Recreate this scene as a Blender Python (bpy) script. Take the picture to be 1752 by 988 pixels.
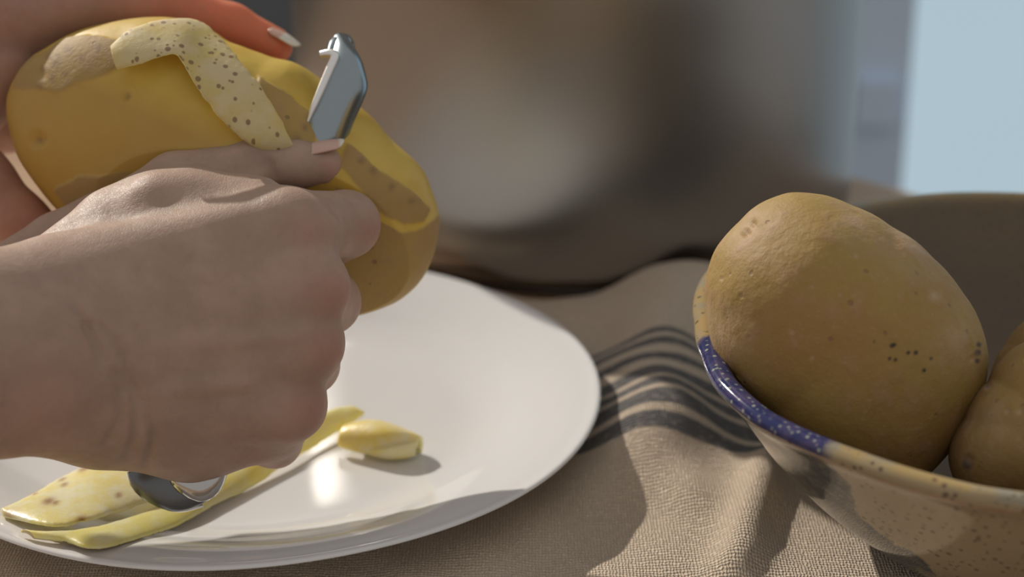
import bpy, math
import numpy as np
from mathutils import Matrix, Vector

# ------------------------------------------------------------------ camera, world, sun
scene = bpy.context.scene
for o in list(bpy.data.objects):
    bpy.data.objects.remove(o)
W_PX, H_PX, F_PX = 1752.0, 988.0, 3400.0
PITCH = math.radians(22.8)
CAM_H = 35.7                                    # cm above the table
cam_data = bpy.data.cameras.new('camera')
cam = bpy.data.objects.new('camera', cam_data)
scene.collection.objects.link(cam)
cam.location = (0, 0, CAM_H * 0.01)
cam.rotation_euler = (math.pi / 2 - PITCH, 0, 0)
cam_data.sensor_width = 36.0
cam_data.lens = 36.0 * F_PX / W_PX
cam_data.clip_start = 0.01
cam_data.dof.use_dof = True
cam_data.dof.focus_distance = 0.665
cam_data.dof.aperture_fstop = 6.3
scene.camera = cam

world = bpy.data.worlds.new('world')
scene.world = world
world.use_nodes = True
bg = world.node_tree.nodes['Background']
bg.inputs['Color'].default_value = (1.0, 0.965, 0.935, 1)
bg.inputs['Strength'].default_value = 0.42

SUN_ELEV = math.radians(29)
SUN_TRAVEL = Vector((0.605 * math.cos(SUN_ELEV), -0.796 * math.cos(SUN_ELEV), -math.sin(SUN_ELEV)))
sun_data = bpy.data.lights.new('sun', 'SUN')
sun_data.energy = 3.2
sun_data.angle = math.radians(0.9)
sun_data.color = (1.0, 0.93, 0.83)
sun = bpy.data.objects.new('sun', sun_data)
scene.collection.objects.link(sun)
sun.location = (-1.2, 2.4, 2.0)
sun.rotation_euler = SUN_TRAVEL.to_track_quat('-Z', 'Y').to_euler()

vs = scene.view_settings
vs.view_transform = 'Standard'
vs.look = 'None'
vs.exposure = 0.0
vs.gamma = 1.0
vs.use_curve_mapping = False

# ------------------------------------------------------------------ helpers
CM = 0.01
SP, CP = math.sin(PITCH), math.cos(PITCH)

def c2w(c):
    """camera-frame cm (right, up, depth) -> world cm"""
    c = np.asarray(c, float)
    X, Y, Z = c[..., 0], c[..., 1], c[..., 2]
    return np.stack([X, Z * CP + Y * SP, CAM_H - Z * SP + Y * CP], -1)

def cam_pt(x, y, d):
    return np.array([(x - 876) / F_PX * d, -(y - 494) / F_PX * d, d])

def at(x, y, d):
    """measured direction + distance along the view axis -> world cm"""
    return c2w(cam_pt(x, y, d))

def on_z(x, y, z):
    p = at(x, y, 1.0)
    t = (z - CAM_H) / (p[2] - CAM_H)
    return np.array([p[0] * t, p[1] * t, z])

def finish(name, verts, faces, mats, parent=None, origin=None, smooth=True, mat_idx=None, attrs=None):
    """verts in world cm -> a mesh object whose origin sits at its base"""
    v = np.asarray(verts, float)
    if parent is not None:
        org = np.array(parent['_org'])
    elif origin is not None:
        org = np.asarray(origin, float)
    else:
        mn, mx = v.min(0), v.max(0)
        org = np.array([(mn[0] + mx[0]) / 2, (mn[1] + mx[1]) / 2, mn[2]])
    me = bpy.data.meshes.new(name)
    vv = (v - org) * CM
    if isinstance(faces, np.ndarray):
        nf, k = faces.shape
        me.vertices.add(len(vv)); me.vertices.foreach_set('co', vv.ravel())
        me.loops.add(nf * k); me.loops.foreach_set('vertex_index', faces.astype(np.int32).ravel())
        me.polygons.add(nf)
        me.polygons.foreach_set('loop_start', np.arange(0, nf * k, k, dtype=np.int32))
        me.update(calc_edges=True)
    else:
        me.from_pydata(vv.tolist(), [], [list(f) for f in faces])
        me.update()
    me.validate()
    for m in (mats if isinstance(mats, (list, tuple)) else [mats]):
        me.materials.append(m)
    if mat_idx is not None:
        me.polygons.foreach_set('material_index', np.asarray(mat_idx, np.int32))
    if smooth:
        me.polygons.foreach_set('use_smooth', np.ones(len(me.polygons), bool))
    for k, a in (attrs or {}).items():
        at_ = me.attributes.new(k, 'FLOAT', 'POINT')
        at_.data.foreach_set('value', np.asarray(a, np.float32))
    o = bpy.data.objects.new(name, me)
    scene.collection.objects.link(o)
    if parent is not None:
        o.parent = parent
    else:
        o.location = (org * CM).tolist()
        o['_org'] = org.tolist()
    return o

def empty(name, origin):
    o = bpy.data.objects.new(name, None)
    scene.collection.objects.link(o)
    o.location = (np.asarray(origin, float) * CM).tolist()
    o['_org'] = list(map(float, origin))
    o.empty_display_size = 0.02
    return o

def tag(o, label, cat, group=None):
    o['label'] = label
    o['category'] = cat
    if group:
        o['group'] = group
    return o

def structure(o, label=None, cat=None):
    o['kind'] = 'structure'
    if label: o['label'] = label
    if cat: o['category'] = cat
    return o

def box(x0, x1, y0, y1, z0, z1):
    v = [(x, y, z) for x in (x0, x1) for y in (y0, y1) for z in (z0, z1)]
    f = [(0, 1, 3, 2), (4, 6, 7, 5), (0, 4, 5, 1), (2, 3, 7, 6), (0, 2, 6, 4), (1, 5, 7, 3)]
    return v, f

def lathe(profile, n, cx, cy, radial=None):
    """profile (r, z) list; radial(phi) -> extra radius factor applied with height"""
    ph = np.linspace(0, 2 * np.pi, n, endpoint=False)
    P = np.asarray(profile, float)
    V = np.zeros((len(P), n, 3))
    for i, (r, z) in enumerate(P):
        rr = r * np.ones(n) if radial is None else radial(ph, r, z)
        V[i, :, 0] = cx + rr * np.cos(ph); V[i, :, 1] = cy + rr * np.sin(ph); V[i, :, 2] = z
    idx = np.arange(len(P) * n).reshape(len(P), n)
    a = idx[:-1]; b = idx[1:]
    F = np.stack([a, np.roll(a, -1, 1), np.roll(b, -1, 1), b], -1).reshape(-1, 4)
    return V.reshape(-1, 3), F

def catmull(pts, n):
    P = np.asarray(pts, float)
    P = np.vstack([2 * P[0] - P[1], P, 2 * P[-1] - P[-2]])
    out = []
    m = len(P) - 3
    for s in np.linspace(0, m, n):
        i = min(int(s), m - 1); t = s - i
        p0, p1, p2, p3 = P[i:i + 4]
        out.append(0.5 * (2 * p1 + (p2 - p0) * t + (2 * p0 - 5 * p1 + 4 * p2 - p3) * t * t + (3 * p1 - p0 - 3 * p2 + p3) * t ** 3))
    return np.array(out)

def snoise(p, seed=0, scale=1.0, octaves=3):
    """cheap smooth pseudo noise: sums of rotated sines, about -1..1"""
    rng = np.random.default_rng(seed)
    p = np.asarray(p, float) * scale
    out = np.zeros(p.shape[:-1]); amp = 1.0; tot = 0
    for o in range(octaves):
        for k in range(4):
            v = rng.normal(size=3); v /= np.linalg.norm(v)
            out += amp * np.sin(p @ v * (2 ** o) * rng.uniform(0.8, 1.3) + rng.uniform(0, 6.28))
        tot += amp * 2.2; amp *= 0.5
    return out / tot

# ------------------------------------------------------------------ materials
class Mat:
    def __init__(self, name):
        self.m = bpy.data.materials.new(name)
        self.m.use_nodes = True
        self.nt = self.m.node_tree
        self.b = self.nt.nodes['Principled BSDF']
        self._tc = None
    def n(self, t, **kw):
        nd = self.nt.nodes.new(t)
        for k, v in kw.items():
            if k in nd.inputs.keys():
                s = nd.inputs[k]
                if hasattr(v, 'is_output'): self.nt.links.new(v, s)
                else: s.default_value = v
            else:
                setattr(nd, k, v)
        return nd
    def link(self, a, b): self.nt.links.new(a, b)
    def obj(self):
        if self._tc is None: self._tc = self.nt.nodes.new('ShaderNodeTexCoord')
        return self._tc.outputs['Object']
    def noise(self, scale, detail=3.0, rough=0.5, vec=None, dist=0.0):
        nd = self.n('ShaderNodeTexNoise')
        self.link(vec or self.obj(), nd.inputs['Vector'])
        nd.inputs['Scale'].default_value = scale; nd.inputs['Detail'].default_value = detail
        nd.inputs['Roughness'].default_value = rough; nd.inputs['Distortion'].default_value = dist
        return nd.outputs['Fac']
    def voronoi(self, scale, vec=None, feature='F1', rnd=1.0):
        nd = self.n('ShaderNodeTexVoronoi'); nd.feature = feature
        self.link(vec or self.obj(), nd.inputs['Vector'])
        nd.inputs['Scale'].default_value = scale; nd.inputs['Randomness'].default_value = rnd
        return nd
    def attr(self, name):
        nd = self.n('ShaderNodeAttribute'); nd.attribute_name = name
        return nd.outputs['Fac']
    def ramp(self, fac, stops, interp='LINEAR'):
        nd = self.n('ShaderNodeValToRGB'); cr = nd.color_ramp; cr.interpolation = interp
        while len(cr.elements) < len(stops): cr.elements.new(0.5)
        for e, (p, c) in zip(cr.elements, stops):
            e.position = p; e.color = tuple(c) + (1,) if not isinstance(c, (int, float)) else (c, c, c, 1)
        self.link(fac, nd.inputs['Fac'])
        return nd.outputs['Color']
    def mix(self, fac, a, b, mode='MIX'):
        nd = self.n('ShaderNodeMix'); nd.data_type = 'RGBA'; nd.blend_type = mode
        for s, v in ((nd.inputs[0], fac), (nd.inputs[6], a), (nd.inputs[7], b)):
            if hasattr(v, 'is_output'): self.link(v, s)
            else: s.default_value = v if isinstance(v, (int, float)) else tuple(v) + (1,)
        return nd.outputs[2]
    def math(self, op, a, b=None, c=None, clamp=False):
        nd = self.n('ShaderNodeMath'); nd.operation = op; nd.use_clamp = clamp
        for s, v in zip(nd.inputs, (a, b, c)):
            if v is None: continue
            if hasattr(v, 'is_output'): self.link(v, s)
            else: s.default_value = v
        return nd.outputs[0]
    def mapr(self, v, a, b, c=0.0, d=1.0, smooth=True):
        nd = self.n('ShaderNodeMapRange'); nd.interpolation_type = 'SMOOTHSTEP' if smooth else 'LINEAR'
        self.link(v, nd.inputs[0])
        for i, x in enumerate((a, b, c, d)): nd.inputs[i + 1].default_value = x
        return nd.outputs[0]
    def scaled(self, s):
        nd = self.n('ShaderNodeMapping'); self.link(self.obj(), nd.inputs['Vector'])
        nd.inputs['Scale'].default_value = s
        return nd.outputs['Vector']
    def bump(self, h, strength, dist, prev=None):
        nd = self.n('ShaderNodeBump'); self.link(h, nd.inputs['Height'])
        nd.inputs['Strength'].default_value = strength; nd.inputs['Distance'].default_value = dist
        if prev: self.link(prev, nd.inputs['Normal'])
        return nd.outputs['Normal']
    def set(self, **kw):
        for k, v in kw.items():
            s = self.b.inputs[k]
            if hasattr(v, 'is_output'): self.link(v, s)
            elif isinstance(v, tuple) and len(v) == 3 and s.type == 'RGBA': s.default_value = v + (1,)
            else: s.default_value = v
        return self.m

def skin_material(name, c0, c1, red, sss=0.35, scale=0.008):
    M = Mat(name)
    n1 = M.noise(55, 4, 0.6); n2 = M.noise(260, 3, 0.6)
    col = M.mix(M.mapr(n1, 0.35, 0.68), c0, c1)
    col = M.mix(M.math('MULTIPLY', M.attr('flush'), 0.75), col, red)
    col = M.mix(M.mapr(n2, 0.55, 0.75, 0, 0.22), col, tuple(x * 0.8 for x in c0))
    fine = M.noise(1500, 2, 0.6, vec=M.scaled((1, 1, 1)))
    lines = M.voronoi(900, vec=M.scaled((1.0, 0.55, 1.5)), feature='DISTANCE_TO_EDGE').outputs['Distance']
    nb = M.bump(M.mapr(lines, 0, 0.12), 0.22, 0.00022)
    nb = M.bump(n2, 0.28, 0.0009, nb)
    nb = M.bump(fine, 0.12, 0.0003, nb)
    return M.set(**{'Base Color': col, 'Roughness': M.mapr(n2, 0.3, 0.7, 0.48, 0.6), 'Normal': nb,
                    'Subsurface Weight': sss, 'Subsurface Radius': (1.0, 0.28, 0.12), 'Subsurface Scale': scale,
                    'Specular IOR Level': 0.32})

M_skin_r = skin_material('skin', (0.40, 0.275, 0.21), (0.47, 0.325, 0.25), (0.46, 0.225, 0.17))
M_skin_l = skin_material('skin_far_hand', (0.42, 0.25, 0.185), (0.48, 0.30, 0.225), (0.72, 0.20, 0.09), 1.0, 0.012)

def nail_material():
    M = Mat('nail')
    t = M.attr('tip')
    col = M.mix(t, (0.66, 0.42, 0.34), (0.80, 0.74, 0.63))
    return M.set(**{'Base Color': col, 'Roughness': 0.25, 'Subsurface Weight': 0.2,
                    'Subsurface Radius': (1.0, 0.4, 0.2), 'Subsurface Scale': 0.003})
M_nail = nail_material()

def potato_skin_nodes(M, seed, base0, base1, rough=1.0):
    off = M.n('ShaderNodeVectorMath', operation='ADD'); M.link(M.obj(), off.inputs[0])
    off.inputs[1].default_value = (seed * 0.37, seed * 0.21, seed * 0.11)
    v = off.outputs[0]
    big = M.noise(28, 3, 0.55, vec=v); mid = M.noise(110, 5, 0.65, vec=v); fine = M.noise(650, 4, 0.65, vec=v)
    col = M.mix(M.mapr(big, 0.36, 0.64), base0, base1)
    col = M.mix(M.mapr(mid, 0.5, 0.7, 0, 0.6), col, (0.40, 0.24, 0.13))          # russet scurf
    col = M.mix(M.mapr(fine, 0.55, 0.75, 0, 0.22 * rough), col, (0.62, 0.45, 0.26))
    vo = M.voronoi(175, vec=v); d = vo.outputs['Distance']
    rnd = M.n('ShaderNodeSeparateColor'); M.link(vo.outputs['Color'], rnd.inputs[0])
    thr = M.mapr(rnd.outputs[0], 0.42, 1.0, 0.0, 0.17, smooth=False)
    spot = M.math('LESS_THAN', d, thr)
    soft = M.mapr(M.math('SUBTRACT', d, thr), -0.05, 0.03, 1, 0)
    soft = M.math('MULTIPLY', soft, M.math('GREATER_THAN', thr, 0.01))
    col = M.mix(M.math('MULTIPLY', soft, 0.75), col, (0.25, 0.145, 0.075))
    nb = M.bump(mid, 0.5 * rough, 0.0018)
    nb = M.bump(fine, 0.38, 0.0006, nb)
    nb = M.bump(M.math('SUBTRACT', 1.0, soft), 0.5, 0.0006, nb)
    return col, nb, v

def potato_material(name, seed, base0, base1):
    M = Mat(name)
    col, nb, v = potato_skin_nodes(M, seed, base0, base1)
    # a few black specks and the scurfy ends
    bs = M.attr('black_spot')
    col = M.mix(bs, col, (0.03, 0.027, 0.03))
    eye = M.attr('scurf')
    col = M.mix(M.math('MULTIPLY', eye, 0.6), col, (0.52, 0.36, 0.24))
    return M.set(**{'Base Color': col, 'Roughness': 0.62, 'Normal': nb, 'Subsurface Weight': 0.08,
                    'Subsurface Radius': (1.0, 0.6, 0.2), 'Subsurface Scale': 0.004, 'Specular IOR Level': 0.3})

def flesh_color(M):
    n1 = M.noise(60, 3, 0.5); n2 = M.noise(300, 3, 0.6)
    col = M.mix(M.mapr(n1, 0.35, 0.65), (0.62, 0.40, 0.055), (0.66, 0.46, 0.085))
    return col, n1, n2

def peeled_potato_material():
    M = Mat('half_peeled_potato')
    scol, snb, v = potato_skin_nodes(M, 3.0, (0.43, 0.285, 0.085), (0.38, 0.235, 0.075), 0.3)
    fcol, n1, n2 = flesh_color(M)
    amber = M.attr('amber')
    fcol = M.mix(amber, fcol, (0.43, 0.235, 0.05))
    sk = M.attr('skin')
    eye = M.attr('scurf')
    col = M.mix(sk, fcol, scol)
    col = M.mix(M.math('MULTIPLY', eye, 0.8), col, (0.20, 0.11, 0.06))
    nb = M.bump(n2, 0.12, 0.0006)
    nmix = M.n('ShaderNodeMix'); nmix.data_type = 'VECTOR'
    M.link(sk, nmix.inputs[0]); M.link(nb, nmix.inputs[4]); M.link(snb, nmix.inputs[5])
    return M.set(**{'Base Color': col, 'Roughness': M.mapr(sk, 0, 1, 0.44, 0.65), 'Normal': nmix.outputs[1],
                    'Subsurface Weight': 0.15, 'Subsurface Radius': (1.0, 0.6, 0.15), 'Subsurface Scale': 0.006})

def peel_skin_material():
    M = Mat('peel_skin_side')
    n1 = M.noise(70, 4, 0.6); n2 = M.noise(420, 4, 0.65)
    col = M.mix(M.mapr(n1, 0.35, 0.65), (0.60, 0.46, 0.16), (0.64, 0.52, 0.29))
    vo = M.voronoi(400, vec=M.scaled((1, 1, 0.7))); d = vo.outputs['Distance']
    rnd = M.n('ShaderNodeSeparateColor'); M.link(vo.outputs['Color'], rnd.inputs[0])
    thr = M.mapr(rnd.outputs[1], 0.3, 1.0, 0.05, 0.48, smooth=False)
    soft = M.mapr(M.math('SUBTRACT', d, thr), -0.12, 0.02, 1, 0)
    soft = M.math('MULTIPLY', soft, M.math('GREATER_THAN', thr, 0.02))
    col = M.mix(M.math('MULTIPLY', soft, 0.8), col, (0.20, 0.105, 0.045))
    nb = M.bump(n2, 0.4, 0.0006)
    return M.set(**{'Base Color': col, 'Roughness': 0.6, 'Normal': nb, 'Subsurface Weight': 0.15,
                    'Subsurface Radius': (1, 0.7, 0.2), 'Subsurface Scale': 0.003})

def peel_flesh_material(name, c0, c1, spots=False):
    M = Mat(name)
    n1 = M.noise(90, 4, 0.6); n2 = M.noise(500, 3, 0.6)
    col = M.mix(M.mapr(n1, 0.38, 0.62), c0, c1)
    if spots:
        col = M.mix(M.attr('spot'), col, (0.30, 0.15, 0.045))
    nb = M.bump(n2, 0.25, 0.0007)
    return M.set(**{'Base Color': col, 'Roughness': 0.35, 'Normal': nb, 'Subsurface Weight': 0.7,
                    'Subsurface Radius': (1, 0.8, 0.3), 'Subsurface Scale': 0.004})

M_potato_a = potato_material('potato_skin_large', 0.0, (0.36, 0.24, 0.07), (0.345, 0.205, 0.066))
M_potato_b = potato_material('potato_skin_small', 5.0, (0.37, 0.24, 0.08), (0.32, 0.19, 0.07))
M_peeled = peeled_potato_material()
M_peel_skin = peel_skin_material()
M_peel_flesh = peel_flesh_material('peel_flesh_side', (0.86, 0.73, 0.24), (0.90, 0.80, 0.42))
M_peel_flesh_spot = peel_flesh_material('peel_flesh_spotted', (0.88, 0.74, 0.30), (0.92, 0.84, 0.56), True)

def steel(name, col, rough, aniso=0.0, streak=0.0):
    M = Mat(name)
    kw = {'Base Color': col, 'Metallic': 1.0, 'Roughness': rough}
    if aniso:
        tg = M.n('ShaderNodeTangent'); tg.direction_type = 'RADIAL'; tg.axis = 'Z'
        kw['Anisotropic'] = aniso
        M.link(tg.outputs[0], M.b.inputs['Tangent'])
    if streak:
        n = M.noise(1.0, 4, 0.6, vec=M.scaled((60, 60, 3500)))
        kw['Normal'] = M.bump(n, streak, 0.0002)
    return M.set(**kw)
M_pot = steel('brushed_pot_steel', (0.38, 0.375, 0.37), 0.34, 0.8)
M_pot_base = steel('dark_pot_base', (0.16, 0.15, 0.145), 0.45)
M_blade = steel('blade_steel', (0.34, 0.39, 0.42), 0.25)
M_edge = steel('polished_edge_steel', (0.93, 0.92, 0.90), 0.42)
M_handle = steel('handle_satin_steel', (0.17, 0.175, 0.18), 0.3)
M_handle_in = steel('handle_polished_steel', (0.55, 0.53, 0.51), 0.1)

def plate_material():
    M = Mat('opal_glass')
    return M.set(**{'Base Color': (0.80, 0.795, 0.79), 'Roughness': 0.075, 'Subsurface Weight': 0.25,
                    'Subsurface Radius': (1.0, 0.85, 0.75), 'Subsurface Scale': 0.004, 'Specular IOR Level': 0.5})
M_plate = plate_material()

def linen_material(y0, stripes):
    M = Mat('linen')
    tv = M.attr('weft'); tu = M.attr('warp')
    wob = M.noise(120, 3, 0.6)
    span = 20.0
    t = M.math('DIVIDE', M.math('ADD', tv, M.math('MULTIPLY', M.math('SUBTRACT', wob, 0.5), 0.16)), span)
    cloth = (0.86, 0.70, 0.535); dark = (0.11, 0.115, 0.13)
    stops = [(0.0, cloth)]
    for c, w in sorted(stripes):
        a, b = (c - w / 2) / span, (c + w / 2) / span; e = 0.0025
        stops += [(a - e, cloth), (a + e, dark), (b - e, dark), (b + e, cloth)]
    col = M.ramp(t, stops[:32])
    # threads: two crossing wave patterns, unevenly spun
    vec = M.n('ShaderNodeCombineXYZ'); M.link(tu, vec.inputs[0]); M.link(tv, vec.inputs[1])
    slub = M.n('ShaderNodeTexNoise'); M.link(vec.outputs[0], slub.inputs['Vector']); slub.inputs['Scale'].default_value = 3.0; slub.inputs['Detail'].default_value = 4
    def thread(axis, sc):
        w = M.n('ShaderNodeTexWave'); w.wave_type = 'BANDS'; w.bands_direction = axis; w.wave_profile = 'SIN'
        M.link(vec.outputs[0], w.inputs['Vector']); w.inputs['Scale'].default_value = sc
        w.inputs['Distortion'].default_value = 4.5; w.inputs['Detail'].default_value = 3; w.inputs['Detail Scale'].default_value = 1.6
        return w.outputs['Fac']
    wx, wy = thread('X', 2.7), thread('Y', 1.9)
    h = M.math('MULTIPLY', wx, wy)
    h2 = M.math('ADD', M.math('MULTIPLY', M.math('MAXIMUM', wx, wy), 0.5), M.math('MULTIPLY', h, 0.6))
    hh = M.math('ADD', M.math('MULTIPLY', h2, 0.7), M.math('MULTIPLY', slub.outputs['Fac'], 0.5))
    col = M.mix(M.mapr(hh, 0.35, 1.0, 0.42, 0.0), col, (0.20, 0.155, 0.115))
    col = M.mix(M.mapr(slub.outputs['Fac'], 0.5, 0.75, 0, 0.3), col, (0.66, 0.57, 0.46))
    nb = M.bump(hh, 0.85, 0.0014)
    return M.set(**{'Base Color': col, 'Roughness': 0.9, 'Normal': nb, 'Specular IOR Level': 0.15, 'Sheen Weight': 0.15})

def wood_material():
    M = Mat('table_wood')
    n = M.noise(4, 5, 0.6, vec=M.scaled((1.0, 9.0, 1.0)), dist=0.6)
    col = M.mix(M.mapr(n, 0.35, 0.65), (0.36, 0.215, 0.12), (0.48, 0.31, 0.18))
    return M.set(**{'Base Color': col, 'Roughness': 0.45, 'Normal': M.bump(n, 0.1, 0.001)})
M_wood = wood_material()

def bowl_material():
    M = Mat('stoneware_glaze')
    n1 = M.noise(16, 4, 0.6); n2 = M.noise(160, 4, 0.65); n3 = M.noise(45, 4, 0.7)
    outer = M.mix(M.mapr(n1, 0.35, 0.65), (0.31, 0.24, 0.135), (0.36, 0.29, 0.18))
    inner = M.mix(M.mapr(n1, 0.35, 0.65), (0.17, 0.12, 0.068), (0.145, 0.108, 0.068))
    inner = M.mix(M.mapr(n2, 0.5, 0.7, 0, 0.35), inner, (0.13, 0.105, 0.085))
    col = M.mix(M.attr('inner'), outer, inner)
    rim = (0.42, 0.29, 0.115)
    col = M.mix(M.attr('rim'), col, M.mix(M.mapr(n3, 0.42, 0.6), rim, (0.30, 0.27, 0.20)))
    col = M.mix(M.math('MULTIPLY', M.attr('rust'), M.mapr(n2, 0.3, 0.6, 0.3, 0.8)), col, (0.26, 0.10, 0.045))
    # iron speckle
    vo = M.voronoi(420); rnd = M.n('ShaderNodeSeparateColor'); M.link(vo.outputs['Color'], rnd.inputs[0])
    thr = M.mapr(rnd.outputs[0], 0.3, 1.0, 0.0, 0.42, smooth=False)
    sp = M.math('LESS_THAN', vo.outputs['Distance'], thr)
    vo2 = M.voronoi(110); rnd2 = M.n('ShaderNodeSeparateColor'); M.link(vo2.outputs['Color'], rnd2.inputs[0])
    thr2 = M.mapr(rnd2.outputs[1], 0.75, 1.0, 0.0, 0.2, smooth=False)
    sp2 = M.math('LESS_THAN', vo2.outputs['Distance'], thr2)
    amt = M.math('MULTIPLY', M.math('MAXIMUM', sp, sp2), M.math('SUBTRACT', 1.0, M.math('MULTIPLY', M.attr('inner'), 0.7)))
    col = M.mix(M.math('MULTIPLY', amt, 0.72), col, (0.055, 0.035, 0.022))
    # cobalt run
    blue = M.mix(M.mapr(n2, 0.45, 0.62), (0.026, 0.032, 0.115), (0.07, 0.058, 0.145))
    vo3 = M.voronoi(380); crystals = M.mapr(vo3.outputs['Distance'], 0.12, 0.34, 1, 0)
    crystals = M.math('MULTIPLY', crystals, M.mapr(n3, 0.28, 0.5))
    blue = M.mix(M.math('MULTIPLY', crystals, 0.85), blue, (0.40, 0.42, 0.33))
    col = M.mix(M.attr('cobalt'), col, blue)
    slate = M.mix(M.mapr(n2, 0.4, 0.65), (0.04, 0.046, 0.055), (0.14, 0.135, 0.105))
    ru = M.mapr(M.math('ADD', M.attr('slate'), M.math('MULTIPLY', M.math('SUBTRACT', n3, 0.5), 1.1)), 0.42, 0.62)
    col = M.mix(ru, col, slate)
    nb = M.bump(n1, 0.10, 0.004)
    return M.set(**{'Base Color': col, 'Roughness': M.math('ADD', 0.1, M.math('MULTIPLY', M.attr('inner'), 0.4)),
                    'Normal': nb, 'Coat Weight': 0.0, 'Specular IOR Level': 0.4})
M_bowl = bowl_material()

def plain(name, col, rough=0.7, bump=0.0):
    M = Mat(name)
    n = M.noise(14, 4, 0.6)
    c = M.mix(M.mapr(n, 0.3, 0.7, 0, 0.5), col, tuple(x * 0.9 for x in col))
    return M.set(**{'Base Color': c, 'Roughness': rough})
M_wall = plain('grey_blue_plaster', (0.15, 0.165, 0.175), 0.8)
M_frame = plain('door_frame_paint', (0.66, 0.80, 0.98), 0.5)
M_floor = plain('floor_boards', (0.26, 0.20, 0.15), 0.6)

def pane_material():
    M = Mat('frosted_daylit_glass')
    em = M.n('ShaderNodeEmission'); 
    n = M.noise(2.2, 2, 0.5)
    col = M.mix(M.mapr(n, 0.3, 0.7), (0.43, 0.575, 0.655), (0.47, 0.60, 0.67))
    M.link(col, em.inputs['Color']); em.inputs['Strength'].default_value = 1.0
    mixs = M.n('ShaderNodeMixShader'); mixs.inputs[0].default_value = 0.12
    M.set(**{'Base Color': (0.6, 0.68, 0.72), 'Roughness': 0.35})
    out = M.nt.nodes['Material Output']
    M.link(em.outputs[0], mixs.inputs[1]); M.link(M.b.outputs[0], mixs.inputs[2]); M.link(mixs.outputs[0], out.inputs['Surface'])
    return M.m
M_pane = pane_material()

# ------------------------------------------------------------------ room
v, f = box(-250, 260, -120, 260, -78, -75)
structure(finish('floor', v, f, M_floor, smooth=False))

# back wall low under a wide open window; a frosted glass door stands in it on the right
DY = 150.0                                       # distance of the wall
def wx(px_, y=DY):                               # x on the wall seen at image column px_
    return (px_ - 876) / F_PX * (y * CP + 40 * SP)
dx0 = wx(1478 - 26)
v, f = box(-250, dx0, DY, DY + 12, -75, 22)
wall = structure(finish('wall_back', v, f, M_wall, smooth=False))
v, f = box(dx0 + 150, 260, DY, DY + 12, -75, 22)
wall2 = structure(finish('wall_back_right', v, f, M_wall, smooth=False))
v, f = box(-250, dx0, DY - 3, DY + 14, 22, 25)
structure(finish('trim_1', v, f, M_frame, smooth=False))
door = empty('door_1', (dx0 + 75, DY + 2, -75)); structure(door)
stile = wx(1566) - dx0
v, f = box(dx0, dx0 + stile, DY, DY + 6, -75, 125); finish('door_stile', v, f, M_frame, door, smooth=False)
v, f = box(dx0 + 150 - stile, dx0 + 150, DY, DY + 6, -75, 125); finish('door_stile', v, f, M_frame, door, smooth=False)
v, f = box(dx0 + stile, dx0 + 150 - stile, DY, DY + 6, -75, -50); finish('door_rail', v, f, M_frame, door, smooth=False)
v, f = box(dx0 + stile, dx0 + 150 - stile, DY, DY + 6, 115, 125); finish('door_rail', v, f, M_frame, door, smooth=False)
v, f = box(dx0 + stile, dx0 + 150 - stile, DY + 2.4, DY + 3.4, -50, 115); finish('pane', v, f, M_pane, door, smooth=False)
v, f = box(dx0 + 1.0, dx0 + stile - 1.0, DY - 1.2, DY, -13, -9.5); finish('lock_plate', v, f, M_frame, door, smooth=False)

# table: a round top on four legs
TC, TR = (-28.0, 45.0), 73.0
tb = empty('table', (TC[0], TC[1], -75))
v, f = lathe([(0.001, -3.6), (TR - 1.2, -3.6), (TR - 0.3, -3.2), (TR, -2.4), (TR, -1.0), (TR - 0.3, -0.3), (TR - 1.0, 0), (0.001, 0)], 180, *TC)
finish('tabletop', v, f, M_wood, tb, smooth=False)
for lx in (-42, 42):
    for ly in (-42, 42):
        v, f = box(TC[0] + lx - 3, TC[0] + lx + 3, TC[1] + ly - 3, TC[1] + ly + 3, -75, -3.6); finish('leg', v, f, M_wood, tb, smooth=False)
tag(tb, 'round brown wooden table under the striped linen towel', 'table')

# ------------------------------------------------------------------ towel
def towel_z(x, y):
    g = lambda v, c, s: np.exp(-((v - c) / s) ** 2)
    sm = lambda v, a, b: np.clip((v - a) / (b - a), 0, 1) ** 2 * (3 - 2 * np.clip((v - a) / (b - a), 0, 1))
    z = 0.25 + 0 * x
    rx = 6.2 - (74 - y) * 0.10                                   # ridge between plate and bowl
    z = z + 1.85 * g(x, rx, 2.5) * sm(y, 62.5, 70) * (1 - sm(y, 79, 86) * 0.7)
    z = z + 0.85 * g(x, 9.6 - (66 - y) * 0.28, 0.95) * sm(y, 57, 60) * (1 - sm(y, 66.5, 69.5)) # fold running to the front
    z = z + 0.45 * g(x, 6.6, 1.1) * g(y, 64.2, 1.6)
    z = z + 0.10 * np.sin(x * 0.55 + y * 0.35) * g(y, 76, 14) + 0.07 * np.sin(x * 0.9 - y * 0.8 + 1.0) + 0.05 * np.sin(1.9 * x + 1.1 * y)
    # rear hem pushed up against the pot
    z = z + (0.1 + 1.05 * g(x, 9.5, 3.6) + 0.8 * g(x, -4.5, 3.2)) * sm(y, 79.5, 83.2)
    # pressed flat under plate, bowl
    flat_p = 1 - sm(np.hypot(x + 10.1, y - 69.8), 8.2, 12.6)
    flat_b = 1 - sm(np.hypot(x - 19.1, y - 62.8), 7.0, 10.5)
    m = np.clip(np.maximum(flat_p, flat_b), 0, 1)
    return np.maximum(z, 0.12) * (1 - m) + 0.15 * m
nx, ny = 250, 190
gx = np.linspace(-27, 40, nx); gy = np.linspace(44, 83.3, ny)
GX, GY = np.meshgrid(gx, gy, indexing='ij')
YY = GY + (GY - 44) / 39.6 * (0.18 * np.sin(GX * 0.5) + np.where(GY > 80, (GY - 80) / 3.6, 0) * (((GX - 3.3) ** 2) * 0.0))
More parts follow.
